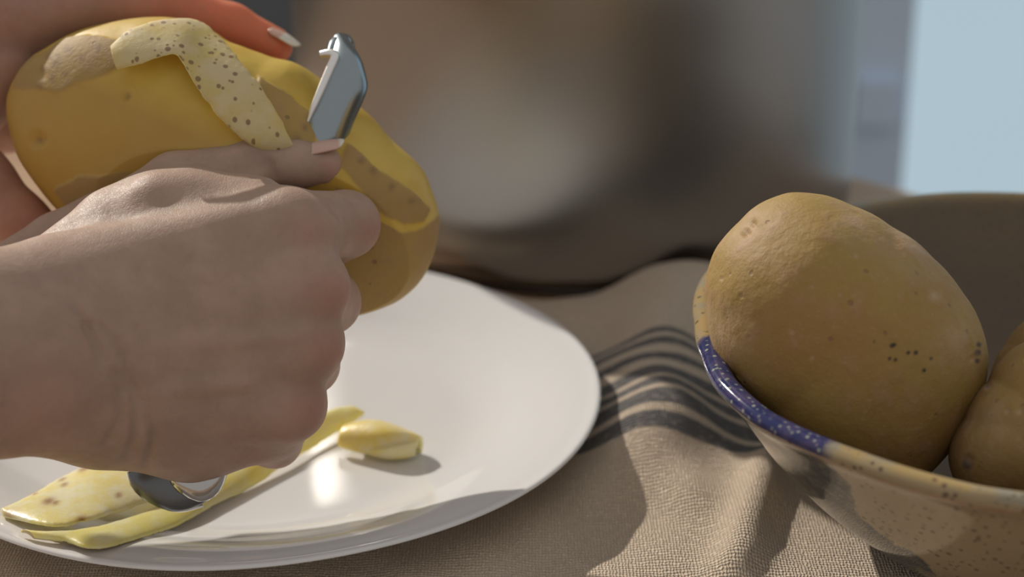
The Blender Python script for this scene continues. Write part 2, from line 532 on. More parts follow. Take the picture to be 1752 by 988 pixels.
# rear hem follows the round foot of the pot
pot_c = np.array([3.2, 97.2]); POT_R = 14.15
lim = np.where(np.abs(GX - pot_c[0]) < POT_R, pot_c[1] - np.sqrt(np.maximum(POT_R ** 2 - (GX - pot_c[0]) ** 2, 0)) - 0.12, 90)
YY = np.minimum(YY, lim)
YY = np.where(YY >= lim - 1e-6, lim - (GY.max() - GY) * 0.02, YY)
ZZ = towel_z(GX, YY)
top = np.stack([GX, YY, ZZ], -1).reshape(-1, 3)
bot = top - [0, 0, 0.1]
idx = np.arange(nx * ny).reshape(nx, ny)
a, b, c, d = idx[:-1, :-1], idx[1:, :-1], idx[1:, 1:], idx[:-1, 1:]
Ft = np.stack([a, b, c, d], -1).reshape(-1, 4)
Fb = Ft[:, ::-1] + nx * ny
loop = np.concatenate([idx[:, 0], idx[-1, 1:], idx[-2::-1, -1], idx[0, -2:0:-1]])
ln = np.roll(loop, -1)
Fs = np.stack([loop, loop + nx * ny, ln + nx * ny, ln], -1)
V = np.vstack([top, bot])
weft = np.tile((YY - 62).ravel(), 2); warp = np.tile(GX.ravel(), 2)
# stripes, centre (cm from y=62) and width
STRIPES = [(13.7, 0.48), (12.8, 0.6), (11.4, 0.7), (9.75, 0.95), (8.6, 0.7), (7.35, 1.1), (5.85, 0.95)]
M_linen = linen_material(62, STRIPES)
tw = finish('linen_towel', V, np.vstack([Ft, Fb, Fs]), M_linen, origin=(0, 62, 0), attrs={'weft': weft, 'warp': warp})
tag(tw, 'natural linen kitchen towel with dark grey stripes, rumpled under plate and bowl', 'towel')

# ------------------------------------------------------------------ stock pot
POT_H = 37.0
pot = empty('stockpot', (pot_c[0], pot_c[1], 0))
R = POT_R
prof = [(0, 0.45), (R - 1.5, 0.42), (R - 0.8, 0.48), (R - 0.3, 0.75), (R - 0.07, 1.15), (R, 1.7), (R, 8), (R, 16), (R, POT_H - 0.6), (R + 0.35, POT_H - 0.3), (R + 0.4, POT_H), (R + 0.1, POT_H + 0.1),
        (R - 0.25, POT_H - 0.2), (R - 0.28, 16), (R - 0.28, 3), (R - 1.6, 1.0), (0, 0.9)]
v, f = lathe(prof, 160, *pot_c)
finish('body', v, f, M_pot, pot)
v, f = lathe([(0, 0), (R - 1.0, 0), (R - 0.85, 0.1), (R - 0.85, 0.36), (R - 1.6, 0.43), (0, 0.46)], 120, *pot_c)
finish('base_disc', v, f, M_pot_base, pot)
tag(pot, 'large brushed steel stockpot standing behind the plate', 'pot')

# ------------------------------------------------------------------ plate
PC = (-10.1, 69.8); PR = 13.5; PZ0 = 0.28
prof = [(0, 0.42), (4, 0.42), (7.2, 0.44), (8.5, 0.52), (9.6, 0.78), (10.7, 1.19), (11.6, 1.48), (12.4, 1.69), (13.0, 1.81), (13.36, 1.90), (13.5, 1.86), (13.47, 1.76), (13.0, 1.55),
        (12.0, 1.30), (11.0, 0.98), (10.3, 0.70), (9.4, 0.34), (8.4, 0.10), (8.0, 0.0), (7.6, 0.0), (7.3, 0.12), (4, 0.14), (0, 0.14)]
pp = catmull(np.array(prof), 120)
v, f = lathe([(max(r, 0.001), z + PZ0) for r, z in pp], 220, *PC,
             radial=lambda ph, r, z: r * (1 + 0.004 * np.sin(3 * ph + 0.6) * (r / 13.5) ** 4))
ph = np.arctan2(v[:, 1] - PC[1], v[:, 0] - PC[0]); rr = np.hypot(v[:, 1] - PC[1], v[:, 0] - PC[0])
v[:, 2] += 0.05 * np.sin(5 * ph + 1.0) * np.clip((rr - 8.5) / 5, 0, 1)
plate = finish('dinner_plate', v, f, M_plate)
tag(plate, 'round white glossy dinner plate on the linen towel, potato peels on it', 'plate')

# ------------------------------------------------------------------ bowl
BC = np.array([19.1, 62.8]); BR = 13.2; BZ = 8.0
def bowl_radial(ph, r, z):
    d = np.interp(np.mod(ph, 2 * np.pi), np.radians([0, 95, 125, 140, 160, 178, 190, 200, 212, 228, 245, 262, 275, 320, 360]),
                  np.array([0, .2, -.1, -.12, -.25, -.48, -.3, .1, .34, .2, .3, .0, -.55, 0, 0]))
    k = np.clip((z - 1.0) / 7.0, 0, 1) ** 2
    return r + d * k * np.clip(r / 6, 0, 1)
prof = [(0.001, 0.55), (4.6, 0.5), (5.4, 0.28), (6.0, 0.2), (6.5, 0.3), (7.0, 0.7), (8.0, 1.5), (9.3, 2.7), (10.6, 4.2), (11.7, 5.7), (12.55, 6.9), (12.98, 7.35), (13.18, 7.62), (13.2, 7.84), (13.02, 8.02),
        (12.75, 8.04), (12.45, 7.86), (12.1, 7.2), (11.2, 5.8), (10.0, 4.3), (8.4, 2.9), (6.4, 1.85), (4, 1.3), (0.001, 1.15)]
pp = catmull(np.array(prof), 150)
s_par = np.linspace(0, 1, len(pp))
v, f = lathe(pp, 300, *BC, radial=bowl_radial)
PH = np.tile(np.mod(np.linspace(0, 2 * np.pi, 300, endpoint=False), 2 * np.pi), len(pp))
SS = np.repeat(s_par, 300)
RZ = v[:, 2]
s_rim = 14.2 / 23
inner = np.clip((SS - s_rim) / 0.03, 0, 1)
rimm = np.exp(-((SS - 14.4 / 23) / 0.055) ** 2)
rust = np.exp(-((SS - 11.7 / 23) / 0.012) ** 2)
deg = np.degrees(PH) + 3 * np.sin(RZ * 1.7) + 2 * np.sin(PH * 37)
ssm = lambda x, a, b: np.clip((x - a) / (b - a), 0, 1)
cob = ssm(deg, 188, 190) * (1 - ssm(deg, 226, 228)) * ssm(SS, 11.9 / 23, 12.4 / 23) * (1 - ssm(SS, 15.6 / 23, 16.1 / 23))
cob = np.clip(cob, 0, 1)
slate = ssm(deg, 176, 190) * (1 - ssm(deg, 216 + (8 - RZ) * 1.2, 226 + (8 - RZ) * 1.2)) * (1 - ssm(SS, 11.6 / 23, 12.3 / 23))
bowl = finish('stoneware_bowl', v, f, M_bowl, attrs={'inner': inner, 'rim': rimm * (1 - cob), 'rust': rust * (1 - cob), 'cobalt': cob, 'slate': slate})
tag(bowl, 'speckled tan stoneware bowl with a blue glaze patch on its rim', 'bowl')

# ------------------------------------------------------------------ potatoes
def cubesphere(n):
    g = np.tan(np.linspace(-np.pi / 4, np.pi / 4, n + 1))
    A, B = np.meshgrid(g, g, indexing='ij'); one = np.ones_like(A)
    Vs, Fs = [], []
    for k, q in enumerate([(one, A, B), (-one, B, A), (B, one, A), (A, -one, B), (A, B, one), (B, A, -one)]):
        P = np.stack(q, -1).reshape(-1, 3); P /= np.linalg.norm(P, axis=1)[:, None]
        id_ = np.arange((n + 1) ** 2).reshape(n + 1, n + 1) + k * (n + 1) ** 2
        Vs.append(P); Fs.append(np.stack([id_[:-1, :-1], id_[1:, :-1], id_[1:, 1:], id_[:-1, 1:]], -1).reshape(-1, 4))
    Vv = np.vstack(Vs); Ff = np.vstack(Fs)
    key = np.round(Vv * 1e6).astype(np.int64)
    _, first, inv = np.unique(key, axis=0, return_index=True, return_inverse=True)
    return Vv[first], inv.reshape(-1)[Ff]

class Tuber:
    """outline measured as it is seen, given its own distance, size and half-depth"""
    def __init__(self, outline, centre, depth, half):
        self.c = np.array(centre, float); self.d = depth; self.half = half
        o = (np.array(outline, float) - self.c) * [1, -1]
        ang = np.arctan2(o[:, 1], o[:, 0]); r = np.hypot(o[:, 0], o[:, 1]) / F_PX * depth
        k = np.argsort(ang); ang, r = ang[k], r[k]
        t = np.linspace(-np.pi, np.pi, 721)
        rr = np.interp(t, np.r_[ang - 2 * np.pi, ang, ang + 2 * np.pi], np.r_[r, r, r])
        ker = np.exp(-(np.arange(-24, 25) / 5.5) ** 2); ker /= ker.sum()
        rp = np.r_[rr[-25:-1], rr, rr[1:25]]
        self.t, self.r = t, np.convolve(rp, ker, 'valid')
    def R(self, phi): return np.interp(phi, self.t, self.r)
    def front(self, x, y, lift=0.0):
        o = (np.array([x, y], float) - self.c) / F_PX * self.d * [1, -1]
        q = min(np.hypot(*o) / self.R(math.atan2(o[1], o[0])), 0.985)
        return self.d - self.half * math.sqrt(1 - q ** 2) - lift
    def mesh(self, n, seed, lump=0.12):
        N, F = cubesphere(n)
        phi = np.arctan2(N[:, 1], N[:, 0])
        r = self.R(phi)
        h = np.hypot(N[:, 0], N[:, 1])
        h2 = h
        L = np.stack([N[:, 0] * r, N[:, 1] * r, N[:, 2] * self.half], -1)
        nl = snoise(L, seed, 0.55, 3)
        L = L * (1 + lump * 0.25 * nl * (1 - 0.8 * h2 ** 6))[:, None]
        return N, L, F           # L: local camera-aligned cm (right, up, depth)
    def to_world(self, L):
        c = cam_pt(self.c[0], self.c[1], self.d)
        return c2w(L + c)
    def pix(self, L):
        c = L + cam_pt(self.c[0], self.c[1], self.d)
        return np.stack([c[:, 0] / c[:, 2] * F_PX + 876, -c[:, 1] / c[:, 2] * F_PX + 494], -1)

def dents(L, N, uvs, T, front=True):
    """pits (x, y, radius cm, depth cm) on the near side"""
    P = T.pix(L); out = np.zeros(len(L)); sc = np.zeros(len(L))
    near = N[:, 2] < 0.25
    for x, y, rad, dep in uvs:
        dd = np.hypot(P[:, 0] - x, P[:, 1] - y) * T.d / F_PX
        g = np.exp(-(dd / rad) ** 2) * near
        ring = np.exp(-((dd - 1.5 * rad) / (0.6 * rad)) ** 2) * near
        out += -dep * g + 0.12 * dep * ring
        sc = np.maximum(sc, g)
    return out, sc

OUT_A = [(1208,480),(1223,430),(1254,391),(1300,349),(1348,329),(1400,333),(1450,350),(1520,388),(1590,440),(1640,500),(1675,560),(1686,610),(1680,665),(1648,730),(1605,790),(1540,845),(1450,850),(1370,800),(1300,715),(1245,640),(1220,590),(1209,530)]
OUT_B = [(1752,588),(1700,652),(1652,718),(1630,760),(1628,800),(1650,850),(1720,890),(1820,880),(1890,815),(1912,720),(1875,630),(1810,575)]
OUT_C = [(1705,628),(1728,590),(1760,550),(1810,520),(1880,510),(1940,560),(1960,640),(1930,720),(1860,770),(1770,770),(1715,720),(1698,670)]
def bowl_potato(name, outline, centre, depth, half, n, seed, mat, pits, blacks, scurfs):
    T = Tuber(outline, centre, depth, half)
    N, L, F = T.mesh(n, seed, 0.10)
    dz, sc = dents(L, N, pits, T)
    L = L + N * dz[:, None] + N * (0.018 * snoise(L, seed + 9, 3.2, 3))[:, None]
    P = T.pix(L); bs = np.zeros(len(L)); near = N[:, 2] < 0.3
    for x, y, r in blacks:
        bs = np.maximum(bs, np.clip(1.6 - np.hypot(P[:, 0] - x, P[:, 1] - y) / r, 0, 1) * near)
    for x, y, r in scurfs:
        sc = np.maximum(sc, 0.8 * np.exp(-((np.hypot(P[:, 0] - x, P[:, 1] - y)) / r) ** 2) * near * (0.6 + 0.6 * snoise(L, seed + 3, 6, 3)))
    o = finish(name, T.to_world(L), F, mat, attrs={'black_spot': bs, 'scurf': np.clip(sc, 0, 1)})
    return o
pA = bowl_potato('potato', OUT_A, (1440, 575), 66.5, 4.5, 150, 4, M_potato_a,
    [(1288,381,.1,.09),(1275,397,.13,.12),(1282,390,.35,.07),(1268,507,.07,.05),(1390,490,.06,.04),(1234,477,.06,.05),(1465,438,.08,.04),(1390,612,.07,.04),(1281,578,.07,.05),(1355,568,.09,.04),(1437,505,.05,.03),(1600,505,.2,.05),(1665,615,.12,.05)],
    [(1526,592,3.5),(1530,590,3),(1554,604,3),(1567,604,3.4),(1522,614,2.6),(1532,616,2.8),(1593,614,2.6),(1581,634,3),(1496,585,1.6),(1675,590,4),(1673,604,5),(1672,618,4)],
    [(1290,395,55),(1245,560,60),(1650,590,50),(1460,385,30),(1560,420,50)])
tag(pA, 'large smooth yellow potato leaning on the left rim of the bowl', 'potato', 'unpeeled potatoes in the bowl')
pB = bowl_potato('potato', OUT_B, (1770, 730), 64.2, 3.4, 90, 11, M_potato_b,
    [(1724,705,.1,.05),(1745,705,.1,.05),(1690,660,.12,.06),(1655,790,.18,.1)], [(1690,662,3),(1655,795,8)], [(1670,730,60)])
tag(pB, 'potato at the right picture edge with two brown spots, nearest the bowl front', 'potato', 'unpeeled potatoes in the bowl')
pC = bowl_potato('potato', OUT_C, (1830, 640), 69.5, 3.4, 70, 17, M_potato_b, [(1740,600,.12,.05)], [], [])
tag(pC, 'potato mostly hidden behind the spotted one at the right of the bowl', 'potato', 'unpeeled potatoes in the bowl')

# ------------------------------------------------------------------ half-peeled potato in the hand
OUT_P = [(10,205),(14,165),(30,128),(60,96),(130,52),(200,33),(280,28),(345,42),(390,66),(470,96),(555,131),(620,186),(680,241),(735,303),(752,350),(750,402),(738,448),(715,487),(680,517),(612,541),(520,545),(420,520),(300,475),(190,425),(95,357),(40,285)]
TP = Tuber(OUT_P, (385, 285), 72.3, 3.9)
N, L, F = TP.mesh(170, 31, 0.05)
P = TP.pix(L)
near = N[:, 2] < 0.15
wob = np.stack([snoise(L, 41, 2.2, 4), snoise(L, 42, 2.2, 4)], -1) * 7
Q = P + wob
def poly_sd(Q, poly):
    poly = np.array(poly, float); n = len(poly)
    d = np.full(len(Q), 1e9); s = np.ones(len(Q))
    for i in range(n):
        a, b = poly[i], poly[(i + 1) % n]
        e = b - a; w = Q - a
        t = np.clip((w @ e) / (e @ e), 0, 1)
        d = np.minimum(d, ((w - t[:, None] * e) ** 2).sum(1))
        c1 = Q[:, 1] >= a[1]; c2 = Q[:, 1] < b[1]; c3 = e[0] * w[:, 1] > e[1] * w[:, 0]
        flip = (c1 & c2 & c3) | (~c1 & ~c2 & ~c3)
        s = np.where(flip, -s, s)
    return s * np.sqrt(d)
SKIN = [[(575,330),(640,372),(682,398),(720,392),(748,372),(790,380),(760,560),(560,580),(560,420)],
        [(598,246),(640,282),(700,325),(733,358),(722,382),(690,384),(650,358),(610,318),(586,286)],
        [(440,128),(500,160),(552,205),(530,262),(478,250),(440,190)],
        [(104,164),(72,158),(28,152),(34,122),(64,90),(112,62),(160,58),(222,62),(205,112),(175,124),(150,138),(128,148)],
        [(90,330),(130,300),(210,300),(260,330),(230,400),(150,400)]]
sk = np.zeros(len(L))
for poly in SKIN:
    sk = np.maximum(sk, np.clip(0.5 - poly_sd(Q, poly) / 5.0, 0, 1))
back = np.clip((N[:, 2] - 0.2) / 0.1, 0, 1)
sk = np.where(near, sk, np.maximum(sk, back))
# peeled strokes: shallow flat facets left by the blade
fac = np.zeros(len(L))
for (x, y, r, dep) in [(430,80,95,.10),(545,150,80,.12),(670,262,85,.14),(720,330,50,.10),(200,70,90,.08),(330,190,170,.10),(150,230,120,.06),(300,300,120,.05)]:
    q = np.hypot(P[:, 0] - x, P[:, 1] - y) / r
    fac = np.maximum(fac, dep * np.clip(1 - q, 0, 1))
pit, sc = dents(L, N, [(62,238,.28,.16),(213,162,.2,.12),(70,128,.18,.05)], TP)
h = 0.045 * sk - fac * (1 - sk) * near + pit + 0.012 * snoise(L, 55, 3.0, 3) + 0.03 * np.sin((P[:, 0] * 0.35 + P[:, 1]) * 0.05) * (1 - sk)
nn = N
L2 = L + nn * (h - 0.05)[:, None]
cn = np.array([0.0, -0.5, -0.866]); over = np.maximum(L2 @ cn - 3.05, 0)      # broad flat cut low on the near side
L2 = L2 - cn * (over * 0.9)[:, None]
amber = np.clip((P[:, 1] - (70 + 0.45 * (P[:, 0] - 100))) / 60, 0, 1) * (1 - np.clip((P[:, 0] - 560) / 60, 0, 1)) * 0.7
scm = np.zeros(len(L))
for x, y, r in [(120,85,9),(95,112,8),(140,100,6),(82,100,7),(112,128,6),(165,80,6),(70,122,8),(88,138,7),(62,150,6),(100,100,6),(640,292,7),(668,318,6),(620,280,6),(700,345,5),(520,215,7),(505,235,9),(213,160,5),(60,240,6)]:
    scm = np.maximum(scm, np.exp(-(np.hypot(Q[:, 0] - x, Q[:, 1] - y) / r) ** 2) * near)
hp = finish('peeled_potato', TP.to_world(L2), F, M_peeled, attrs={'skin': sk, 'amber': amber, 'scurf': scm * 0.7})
tag(hp, 'half-peeled yellow potato held in the hand with a strip of peel hanging off', 'potato')

def ribbon(Lp, Rp, n, m, thick, jag=0.0, seed=1, curl=0.0, flip=1):
    """strip between two measured edges (world cm), with real thickness; returns verts, faces, mat index"""
    A = catmull(Lp, n); B = catmull(Rp, n)
    rng = np.random.default_rng(seed)
    if jag:
        wid = (B - A)
        j1 = np.convolve(rng.normal(size=n + 4), np.ones(5) / 5, 'valid') * jag
        j2 = np.convolve(rng.normal(size=n + 4), np.ones(5) / 5, 'valid') * jag
        A = A + wid * j1[:, None]; B = B + wid * j2[:, None]
    u = np.linspace(0, 1, m)
    S = A[:, None] * (1 - u)[None, :, None] + B[:, None] * u[None, :, None]
    tu = np.gradient(S, axis=0); tv = np.gradient(S, axis=1)
    nr = np.cross(tu, tv); nr /= np.linalg.norm(nr, axis=-1)[..., None] + 1e-9
    nr *= flip
    S = S + nr * (curl * (1 - (2 * u - 1) ** 2))[None, :, None]
    prof = thick * (0.25 + 0.75 * np.sqrt(np.clip(1 - (2 * u - 1) ** 8, 0, 1)))[None, :, None]
    T0 = S + nr * prof / 2; B0 = S - nr * prof / 2
    id_ = np.arange(n * m).reshape(n, m)
    q = np.stack([id_[:-1, :-1], id_[1:, :-1], id_[1:, 1:], id_[:-1, 1:]], -1).reshape(-1, 4)
    if flip < 0: q = q[:, ::-1]
    lp = np.concatenate([id_[:, 0], id_[-1, 1:], id_[-2::-1, -1], id_[0, -2:0:-1]]); ln_ = np.roll(lp, -1)
    side = np.stack([lp, lp + n * m, ln_ + n * m, ln_], -1)
    if flip < 0: side = side[:, ::-1]
    Fc = np.vstack([q, q[:, ::-1] + n * m, side])
    mi = np.r_[np.zeros(len(q)), np.ones(len(q)), np.ones(len(side))].astype(int)
    return np.vstack([T0.reshape(-1, 3), B0.reshape(-1, 3)]), Fc, mi

Lp = [(200,119,.95),(228,112,1.0),(258,102,1.05),(300,92,1.05),(322,122,.85),(345,160,.7),(366,192,.55),(400,225,.4),(436,254,.0),(446,272,-1.6)]
Rp = [(188,79,1.1),(212,58,1.2),(245,42,1.2),(312,31,1.1),(355,46,1.1),(395,86,1.0),(425,122,.85),(455,160,.7),(500,243,.3),(516,272,-1.6)]
v, f, mi = ribbon([at(x, y, TP.front(x, y, l)) for x, y, l in Lp], [at(x, y, TP.front(x, y, l)) for x, y, l in Rp], 90, 14, 0.13, jag=0.03, seed=5, curl=0.12, flip=1)
ctr = v.mean(0)
strip = finish('peel_strip', v, f, [M_peel_skin, M_peel_flesh], hp, mat_idx=mi)
strip['label'] = 'curled strip of speckled peel with a pale yellow cut edge'

# ------------------------------------------------------------------ peels lying on the plate
def plate_z(x, y):
    r = math.hypot(x - PC[0], y - PC[1])
    return float(np.interp(r, [0, 7.2, 8.5, 9.6, 10.7, 11.6, 12.4, 13], np.array([.42, .44, .52, .78, 1.19, 1.48, 1.69, 1.81]) + PZ0))
def on_plate(x, y, lift):
    p = on_z(x, y, 0.9)
    for _ in range(4):
        p = on_z(x, y, plate_z(p[0], p[1]) + lift)
    return p
# broad spotted peel at the left, flesh side up
up_e = [(2,876,.12),(60,845,.5),(110,815,.8),(160,796,1.0),(220,785,1.0),(300,770,.9),(380,745,.7)]
lo_e = [(6,884,.12),(60,897,.35),(110,900,.45),(170,885,.6),(230,868,.7),(300,845,.7),(380,815,.5)]
v, f, mi = ribbon([on_plate(*q) for q in lo_e], [on_plate(*q) for q in up_e], 80, 24, 0.16, jag=0.02, seed=8, curl=0.12)
pv = np.stack([(lambda q: q)(v)], 0)[0]
def spots(v, pts):
    s = np.zeros(len(v))
    for x, y, r in pts:
        c = on_plate(x, y, 0.5)
        s = np.maximum(s, np.exp(-(np.hypot(v[:, 0] - c[0], (v[:, 1] - c[1]) * 0.6) / r) ** 2))
    return s
pe1 = finish('potato_peel', v, f, [M_peel_flesh_spot, M_peel_flesh], mat_idx=mi, attrs={'spot': spots(v, [(146,826,.2),(152,822,.12),(108,838,.13),(112,850,.13),(84,868,.22),(96,872,.13),(205,870,.12),(140,893,.15),(4,878,.35),(60,850,.1)])})
tag(pe1, 'broad pale yellow potato peel with brown spots at the left of the plate', 'peel', 'potato peels on the plate')
# long narrow peel under it, running behind the hand
up_e = [(36,910,.18),(100,912,.25),(180,898,.3),(280,862,.4),(400,800,.55),(490,745,.7),(560,705,.75),(600,696,.6),(618,705,.4)]
lo_e = [(60,922,.16),(110,928,.16),(175,938,.16),(290,905,.15),(400,850,.15),(490,795,.16),(560,750,.2),(600,725,.3),(622,712,.3)]
v, f, mi = ribbon([on_plate(*q) for q in lo_e], [on_plate(*q) for q in up_e], 120, 18, 0.14, jag=0.05, seed=12, curl=0.1)
pe2 = finish('potato_peel', v, f, [M_peel_flesh, M_peel_skin], mat_idx=mi)
tag(pe2, 'long narrow yellow potato peel running across the plate below the hand', 'peel', 'potato peels on the plate')
# short curled peel: a folded piece standing on the plate
def curled_piece():
    n, m = 48, 36
    U = np.linspace(0, 1, n); A = np.linspace(-0.35, 1.15, m) * math.pi
    base = on_plate(652, 774, 0.0)
    ax = np.array([0.96, -0.28, 0]); ax /= np.linalg.norm(ax)
    sd = np.array([0.28, 0.96, 0.0]); upv = np.array([0, 0, 1.0])
    out = []
    for u in U:
        r1 = 0.95 * (0.35 + 0.65 * math.sin(math.pi * min(max(u * 0.86 + 0.10, 0), 1)) ** 0.7)
        r2 = 0.74 * (0.45 + 0.55 * math.sin(math.pi * (u * 0.9 + 0.05)) ** 0.8)
        for k, a_ in enumerate(A):
            sp = 1.0 - 0.16 * max(0.0, (k / (m - 1) - 0.6)) * 2
            p = base + ax * (u - 0.5) * 3.1 + sd * (math.cos(a_) * r1 * sp + 0.12 * math.sin(6 * u)) + upv * (0.42 + math.sin(a_) * r2 * sp - 0.2 * math.exp(-((a_ / math.pi - (1.15 - 0.6 * u)) / 0.09) ** 2) * min(1, 2 * u))
            out.append(p)
    S = np.array(out).reshape(n, m, 3)
    S[..., 2] = np.maximum(S[..., 2], base[2] + 0.07)
    return S
S = curled_piece(); n, m = S.shape[:2]
tu = np.gradient(S, axis=0); tv = np.gradient(S, axis=1); nr = np.cross(tv, tu); nr /= np.linalg.norm(nr, axis=-1)[..., None] + 1e-9
if (nr[n // 2, m // 2, 2]) < 0: nr = -nr
T0 = S; B0 = S - nr * 0.17
id_ = np.arange(n * m).reshape(n, m)
q = np.stack([id_[:-1, :-1], id_[:-1, 1:], id_[1:, 1:], id_[1:, :-1]], -1).reshape(-1, 4)
lp = np.concatenate([id_[:, 0], id_[-1, 1:], id_[-2::-1, -1], id_[0, -2:0:-1]]); ln_ = np.roll(lp, -1)
side = np.stack([lp, ln_, ln_ + n * m, lp + n * m], -1)
M_piece = peel_flesh_material('peel_piece', (0.90, 0.68, 0.20), (0.92, 0.76, 0.44))
pe3 = finish('potato_peel', np.vstack([T0.reshape(-1, 3), B0.reshape(-1, 3)]), np.vstack([q, q[:, ::-1] + n * m, side]), [M_piece, M_peel_flesh],
             mat_idx=np.r_[np.zeros(len(q)), np.ones(len(q) + len(side))].astype(int))
tag(pe3, 'short thick curled piece of potato peel lying alone right of the hand', 'peel', 'potato peels on the plate')

# ------------------------------------------------------------------ hands: implicit surface of tapered limbs
class SDF:
    def __init__(self, lo, hi, h):
        self.h = h; self.lo = np.array(lo, float)
        self.n = np.ceil((np.array(hi) - lo) / h).astype(int) + 1
        self.ax = [self.lo[i] + h * np.arange(self.n[i]) for i in range(3)]
        self.F = np.full(self.n, 8.0, np.float32)
        self.flush = []
    def _box(self, lo, hi):
        s = []
        for i in range(3):
            a = int(np.clip(np.floor((lo[i] - self.lo[i]) / self.h), 0, self.n[i] - 1)); b = int(np.clip(np.ceil((hi[i] - self.lo[i]) / self.h) + 1, 1, self.n[i]))
            s.append(slice(a, max(b, a + 1)))
        return tuple(s)
    def cone_field(self, F, a, b, ra, rb, k, squash=1.0, sub=False):
        a = np.asarray(a, float); b = np.asarray(b, float)
        m = max(ra, rb) + k + 0.9
        sl = self._box(np.minimum(a, b) - m, np.maximum(a, b) + m)
        X = self.ax[0][sl[0]][:, None, None].astype(np.float32); Y = self.ax[1][sl[1]][None, :, None].astype(np.float32); Z = self.ax[2][sl[2]][None, None, :].astype(np.float32)
        e = b - a; ee = float(e @ e) + 1e-9
        px_, py_, pz_ = X - a[0], Y - a[1], Z - a[2]
        t = np.clip((px_ * e[0] + py_ * e[1] + pz_ * e[2]) / ee, 0, 1)
        dx, dy, dz = px_ - t * e[0], py_ - t * e[1], (pz_ - t * e[2]) / squash
        d = np.sqrt(dx * dx + dy * dy + dz * dz) - (ra + (rb - ra) * t)
        G = F[sl]
        if sub:
            d = -d
            hh = np.maximum(k - np.abs(G - d), 0) / k
            F[sl] = np.maximum(G, d) + hh * hh * k * 0.25
        else:
            hh = np.maximum(k - np.abs(G - d), 0) / k
            F[sl] = np.minimum(G, d) - hh * hh * k * 0.25
    def chain(self, pts, k, F=None, squash=1.0):
        F = self.F if F is None else F
        for (a, ra), (b, rb) in zip(pts[:-1], pts[1:]):
            self.cone_field(F, a, b, ra, rb, k, squash)
    def merge(self, G, k):
        hh = np.maximum(k - np.abs(self.F - G), 0) / k
        self.F = np.minimum(self.F, G) - hh * hh * k * 0.25
    def new(self): return np.full(self.n, 8.0, np.float32)
    def mesh(self):
        F = self.F; S = F < 0
        nx_, ny_, nz_ = F.shape
        cs = np.zeros((nx_ - 1, ny_ - 1, nz_ - 1), np.int8)
        for i in (0, 1):
            for j in (0, 1):
                for k in (0, 1):
                    cs += S[i:nx_ - 1 + i, j:ny_ - 1 + j, k:nz_ - 1 + k]
        act = (cs > 0) & (cs < 8)
        I = np.argwhere(act)
        vid = np.full(act.shape, -1, np.int64); vid[act] = np.arange(len(I))
        acc = np.zeros((len(I), 3)); cnt = np.zeros(len(I))
        corners = [(i, j, k) for i in (0, 1) for j in (0, 1) for k in (0, 1)]
        for a in corners:
            for ax in range(3):
                if a[ax] == 1: continue
                b = list(a); b[ax] = 1
                fa = F[I[:, 0] + a[0], I[:, 1] + a[1], I[:, 2] + a[2]]; fb = F[I[:, 0] + b[0], I[:, 1] + b[1], I[:, 2] + b[2]]
                m = (fa < 0) != (fb < 0)
                t = fa[m] / (fa[m] - fb[m])
                p = np.array(a, float)[None].repeat(m.sum(), 0); p[:, ax] += t
                acc[m] += p; cnt[m] += 1
        V = (I + acc / cnt[:, None]) * self.h + self.lo
        quads = []
        for ax in range(3):
            o1, o2 = (ax + 1) % 3, (ax + 2) % 3
            sa = [slice(None)] * 3; sb = [slice(None)] * 3
            sa[ax] = slice(0, -1); sb[ax] = slice(1, None)
            ch = S[tuple(sa)] != S[tuple(sb)]
            E = np.argwhere(ch)
            ok = (E[:, o1] > 0) & (E[:, o2] > 0) & (E[:, o1] < F.shape[o1] - 1) & (E[:, o2] < F.shape[o2] - 1)
            E = E[ok]
            sgn = S[E[:, 0], E[:, 1], E[:, 2]]
            def cell(d1, d2):
                c = E.copy(); c[:, o1] -= d1; c[:, o2] -= d2
                return vid[c[:, 0], c[:, 1], c[:, 2]]
            qd = np.stack([cell(1, 1), cell(0, 1), cell(0, 0), cell(1, 0)], -1)
            qd[~sgn] = qd[~sgn][:, ::-1]
            quads.append(qd)
        Q = np.vstack(quads)
        Q = Q[(Q >= 0).all(1)]
        # light relaxation
        for _ in range(2):
            s = np.zeros_like(V); c = np.zeros(len(V))
            for i in range(4):
                a, b = Q[:, i], Q[:, (i + 1) % 4]
                for ax in range(3):
                    s[:, ax] += np.bincount(a, V[b, ax], len(V)); 
                c += np.bincount(a, minlength=len(V))
            V = V * 0.5 + 0.5 * s / np.maximum(c, 1)[:, None]
        return V, Q

HAND_SHIFT = -1.0                                # whole hand nearer, same apparent size
def hpt(x, y, d): return cam_pt(x, y, d + HAND_SHIFT)
def C(x, y, d, r): return (hpt(x, y, d), r * (d + HAND_SHIFT) / d)

# ---- hand with the peeler (back of the hand towards us)
H = SDF((-27, -8.2, 52), (-3.4, 6.6, 73.5), 0.1)
# forearm and wrist
H.chain([C(-620, 640, 57, 4.0), C(-200, 625, 61.5, 3.7), C(20, 603, 64.2, 3.25), C(140, 590, 65.6, 3.2)], 0.6, squash=0.72)
H.chain([C(110, 500, 65.8, 1.9), C(490, 392, 67.2, 1.32)], 1.2)
H.chain([C(110, 560, 65.6, 2.0), C(518, 490, 66.7, 1.36)], 1.2)
H.chain([C(110, 640, 65.6, 2.0), C(512, 590, 66.8, 1.30)], 1.2)
H.chain([C(130, 690, 66.0, 1.75), C(486, 694, 67.2, 1.22)], 1.2)
H.chain([C(180, 715, 67.2, 1.75), C(330, 738, 68.2, 1.55), C(430, 735, 68.6, 1.25)], 1.0)        # heel of the hand
H.chain([C(275, 362, 68.0, 1.35), C(430, 364, 68.4, 1.35)], 0.9)                                   # web muscle
H.chain([C(220, 520, 69.0, 2.0), C(420, 560, 69.8, 1.6)], 1.2)                                     # palm filling
